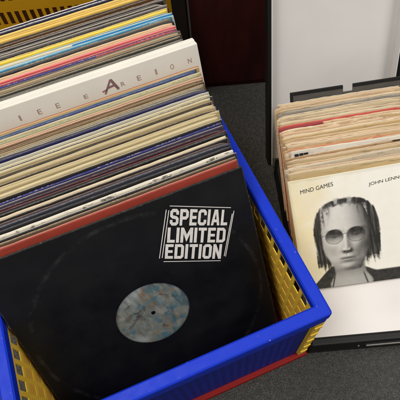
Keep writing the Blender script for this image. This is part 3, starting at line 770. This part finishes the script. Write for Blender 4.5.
def portrait(u, vv):
    t = 1-vv; X, Y = u, t
    nz = noise.fractal(Vector((u*7, vv*7, 2)), 1, 2, 4)
    bg = Vector(lin((238, 227, 190))).lerp(Vector(lin((246, 243, 232))), smooth(-.05, .6, u+nz*.15))
    edge = min(u, 1-u, vv, 1-vv)
    bg = bg*(1-.16*smooth(.03, 0, edge+nz*.01))
    c = bg; cx = .388
    def put(m, g):
        nonlocal c
        g = max(0., g); c = c.lerp(Vector((g, g*.985, g*.93)), max(0, min(1, m)))
    ax = abs(X-cx); nf = noise.fractal(Vector((u*30, vv*30, 5)), 1, 2, 4); grain = noise.noise(Vector((u*160, vv*160, 1)))
    # jacket and shirt collar
    yl = .985-.20*smooth(.03, .30, X); yr = .835+.05*smooth(.50, .62, X)-.0*X
    put(smooth(-.006, .012, Y-(yl if X < cx else yr)), .034+.018*nf+.010*grain)
    # hair: straight heavy sides to the jaw, thin over the crown
    strand = .5+.9*noise.fractal(Vector((X*62-abs(X-cx)*Y*14, Y*4.5, 3)), 1, 2, 4)
    dxh = (X-cx-.012)/.254
    hw_ = abs(dxh)**2.6+max(0, (.50-Y)/.295)**2.6
    bot = .825 if X < cx else .795
    hair = smooth(1.06, .95, hw_+nz*.05+nf*.03+(strand-.5)*.07*smooth(.2, .5, abs(dxh))+max(0, Y-.62)*.25)*smooth(bot+.030, bot-.045, Y+nf*.03+(strand-.5)*.06+.35*max(0, abs(X-cx-.012)-.17))
    hair *= 1-smooth(.72, .80, Y)*smooth(.150, .12, abs(X-cx-.005))
    put(hair, .022+.085*strand*strand*smooth(.35, .85, strand+nz*.5)+.02*grain)
    # neck
    nk = smooth(.132, .108, abs(X-cx-.012)-.05*smooth(.86, .98, Y)+nf*.006)*smooth(.72, .76, Y)
    put(nk, .44-.20*smooth(.95, .82, Y)-.25*max(0, X-cx)+.02*nf)
    put(smooth(.012, .0, abs(ax-.118-.25*(Y-.9)))*smooth(.86, .92, Y), .03)
    # face: shaded like a lit relief (skull, brow, sockets, nose, lips, chin)
    wd = .184*(1-.05*smooth(.48, .30, Y)-.43*smooth(.60, .86, Y)**1.3)
    face = smooth(.010, -.010, ax-wd+nf*.004)*smooth(.868, .846, Y+.9*ax*ax)*smooth(.235, .275, Y-.9*ax*ax+nf*.03+nz*.02)
    if face > 0:
        h0 = relief(X, Y); e_ = .003
        gx = (relief(X+e_, Y)-h0)/e_; gy = (relief(X, Y+e_)-h0)/e_
        nl = (1+.38*gx+.42*gy)/math.sqrt(1+gx*gx+gy*gy)/math.sqrt(1+.38**2+.42**2)
        g = .06+.66*max(0, nl)**1.25
        g *= 1-.22*smooth(.69, .80, Y)*smooth(.16, .03, abs(ax-.05))-.10*smooth(.03, .16, X-cx)
        lip = math.exp(-((Y-.745)/.021)**2-(ax/.058)**4); g *= 1-.34*lip
        for ex in (.302, .474):
            g *= 1-.62*math.exp(-((Y-.474-.9*(abs(X-ex)-.02)**2*3+nf*.006)/.0085)**2-((X-ex)/.055)**4)
            g *= 1-.80*math.exp(-((Y-.532)/.006)**2-((X-ex)/.034)**4)
            g *= 1-.6*math.exp(-(((Y-.537)/.011)**2+((X-ex)/.012)**2))
        g *= 1-.75*math.exp(-((Y-.7415-.5*ax*ax)/.0042)**2-(ax/.066)**6)
        for sx in (-.021, .021): g *= 1-.7*math.exp(-((X-cx-sx)/.009)**2-((Y-.676)/.006)**2)
        g += .022*nf+.035*grain
        put(face, g)
    # loose hair over the temples, gaps along the crown
    tp = smooth(.075, .0, abs(ax-(.135+.065*smooth(.26, .46, Y))))*smooth(.25, .30, Y)*smooth(.47, .40, Y)
    put(.85*tp*smooth(.25, .7, strand+nf*.5), .04)
    put(.85*smooth(.034, .010, abs(Y-.225-1.6*ax*ax-nf*.012))*smooth(-.5, .0, nf+nz*.5)*smooth(.18, .12, ax), .035+.03*strand)
    put(.7*smooth(.04, .01, abs(Y-.222))*(smooth(.022, .006, abs(X-cx+.05+nf*.01))+.8*smooth(.026, .008, abs(X-cx-.055+nf*.01))), .58)
    # tinted round lenses: dark along the top, clearing downward, hardly any rim
    for ex in (.300, .472):
        dx, dy = (X-ex)/.070, (Y-.530)/.066
        d = math.hypot(dx, dy)
        dk = smooth(1.0, -.5, dy+nf*.12)
        put(smooth(1.03, .93, d)*(.42+.54*dk), .030+.19*smooth(-.1, .9, dy)+.03*nf)
        put(.45*smooth(.55, .1, math.hypot(dx/.95, (dy+.30)/.55)), .025)
        put(.62*smooth(.065, .025, abs(d-1.0)), .035)
    put(.6*smooth(.007, .002, abs(Y-.512-((X-cx)/.03)**2*.006))*smooth(.026, .018, ax), .07)
    for sg, ex in ((-1, .230), (1, .542)):
        put(.6*smooth(.006, .002, abs(Y-.512))*smooth(-.002, .004, sg*(X-ex))*smooth(.03, .02, sg*(X-ex)), .09)
    return c
ro0 = single_rot(-.115, .652, .185)
loc = Vector(case_pt(-.1353, .0846, .0425)) + ro0.to_matrix() @ Vector((SL/2, 0, 0))
r = empty('single_record', loc, ro0)
tag(r, 'front single, cream sleeve with grey portrait of a long haired man in round glasses', 'single', G2)
cream = card('cream_paper', (242, 232, 200), hw=.09, hh=.18, wear=.2, rough=.6)
me = sleeve_mesh('sleeve', SL, SL, .0026, .0016, 0, 0, 99, nx=10, nz=8)
link('sleeve', me, [cream, edge_mat('cream_edge', (214, 200, 160), .2)], r)
paint_sheet('portrait_print', SL-.0004, SL-.0004, 300, 300, portrait, painted('portrait_ink', .55, .35, .04), r, -.0016, z0=.0002)
ti = flat('grey_ink', (70, 66, 58), .6, .3, 200)
def uv(u, t): return (-SL/2+u*SL, SL-t*SL)
mes = []
for s, u0, u1, t0, t1 in [('MIND GAMES', .085, .335, .088, .062), ('JOHN LENNON', .595, .885, .118, .092)]:
    hgt = .034
    link('lettering', text_on_quad('t', s, [uv(u0, t0+hgt/2+.012), uv(u1, t1+hgt/2+.012), uv(u1, t1-hgt/2+.012), uv(u0, t0-hgt/2+.012)], ti, r, 0, 0, -.0019, 1.0), ti, r)

# ---- dark divider card behind the singles
rd = single_rot(-.04, .50, .085)
loc = Vector(case_pt(-.1180, .2480, .0445))+rd.to_matrix() @ Vector((SL/2, 0, 0))
r = empty('divider_card', loc, rd)
tag(r, 'dark grey divider card with black border and notched top behind the singles', 'divider card')
gm = flat('grey_card', (84, 80, 74), .6, .4, 40); bmk = flat('black_border', (22, 21, 20), .55, .3, 60)
bm = bmesh.new(); h = .183
box(bm, -.09, -.012, -.001, .001, 0, h); box(bm, -.0118, .0018, -.001, .001, 0, h-.010); box(bm, .002, .09, -.001, .001, 0, h)
from_bm('card', bm, gm, r)
bm = bmesh.new()
box(bm, -.0903, -.0125, -.0016, .0014, h-.0042, h+.0006, .0003); box(bm, .0022, .0903, -.0016, .0014, h-.0042, h+.0006, .0003)
box(bm, -.0905, -.0862, -.0017, .0015, h-.014, h-.0043, .0003); box(bm, .0850, .0905, -.0017, .0015, h-.016, h-.0043, .0003)
from_bm('border', bm, bmk, r)

# ------------------------------------------------------------------ light
W_ = bpy.data.worlds.new('World'); S.world = W_; W_.use_nodes = True
W_.node_tree.nodes['Background'].inputs[0].default_value = (1, .97, .93, 1)
W_.node_tree.nodes['Background'].inputs[1].default_value = .27
def lamp(name, loc, tgt, size, power, col, sy=None):
    l = bpy.data.lights.new(name, 'AREA'); l.energy = power; l.color = col; l.shape = 'RECTANGLE'; l.size = size; l.size_y = sy or size
    o = bpy.data.objects.new(name, l); COL.objects.link(o); o.location = loc
    o.rotation_euler = (Vector(tgt)-Vector(loc)).to_track_quat('-Z', 'Y').to_euler()
    return o
lamp('ceiling_lamp', (-.75, .45, 2.15), (-.1, .2, .1), 1.8, 38, (1, .965, .91), .6)
lamp('ceiling_lamp', (1.0, -.55, 2.2), (.2, .15, .1), 1.0, 29, (1, .975, .94), .4)

# ------------------------------------------------------------------ camera
cd = bpy.data.cameras.new('camera'); cam = bpy.data.objects.new('camera', cd); COL.objects.link(cam)
cam.location = (-.15987, -.08671, .72353); cam.rotation_euler = (.520886, .063676, -.387893)
cd.sensor_width = 36; cd.lens = 36*455.17/400; cd.clip_start = .01; cd.clip_end = 100
S.camera = cam
S.render.resolution_x = S.render.resolution_y = 1024
S.view_settings.view_transform = 'Standard'; S.view_settings.look = 'None'; S.view_settings.exposure = 0
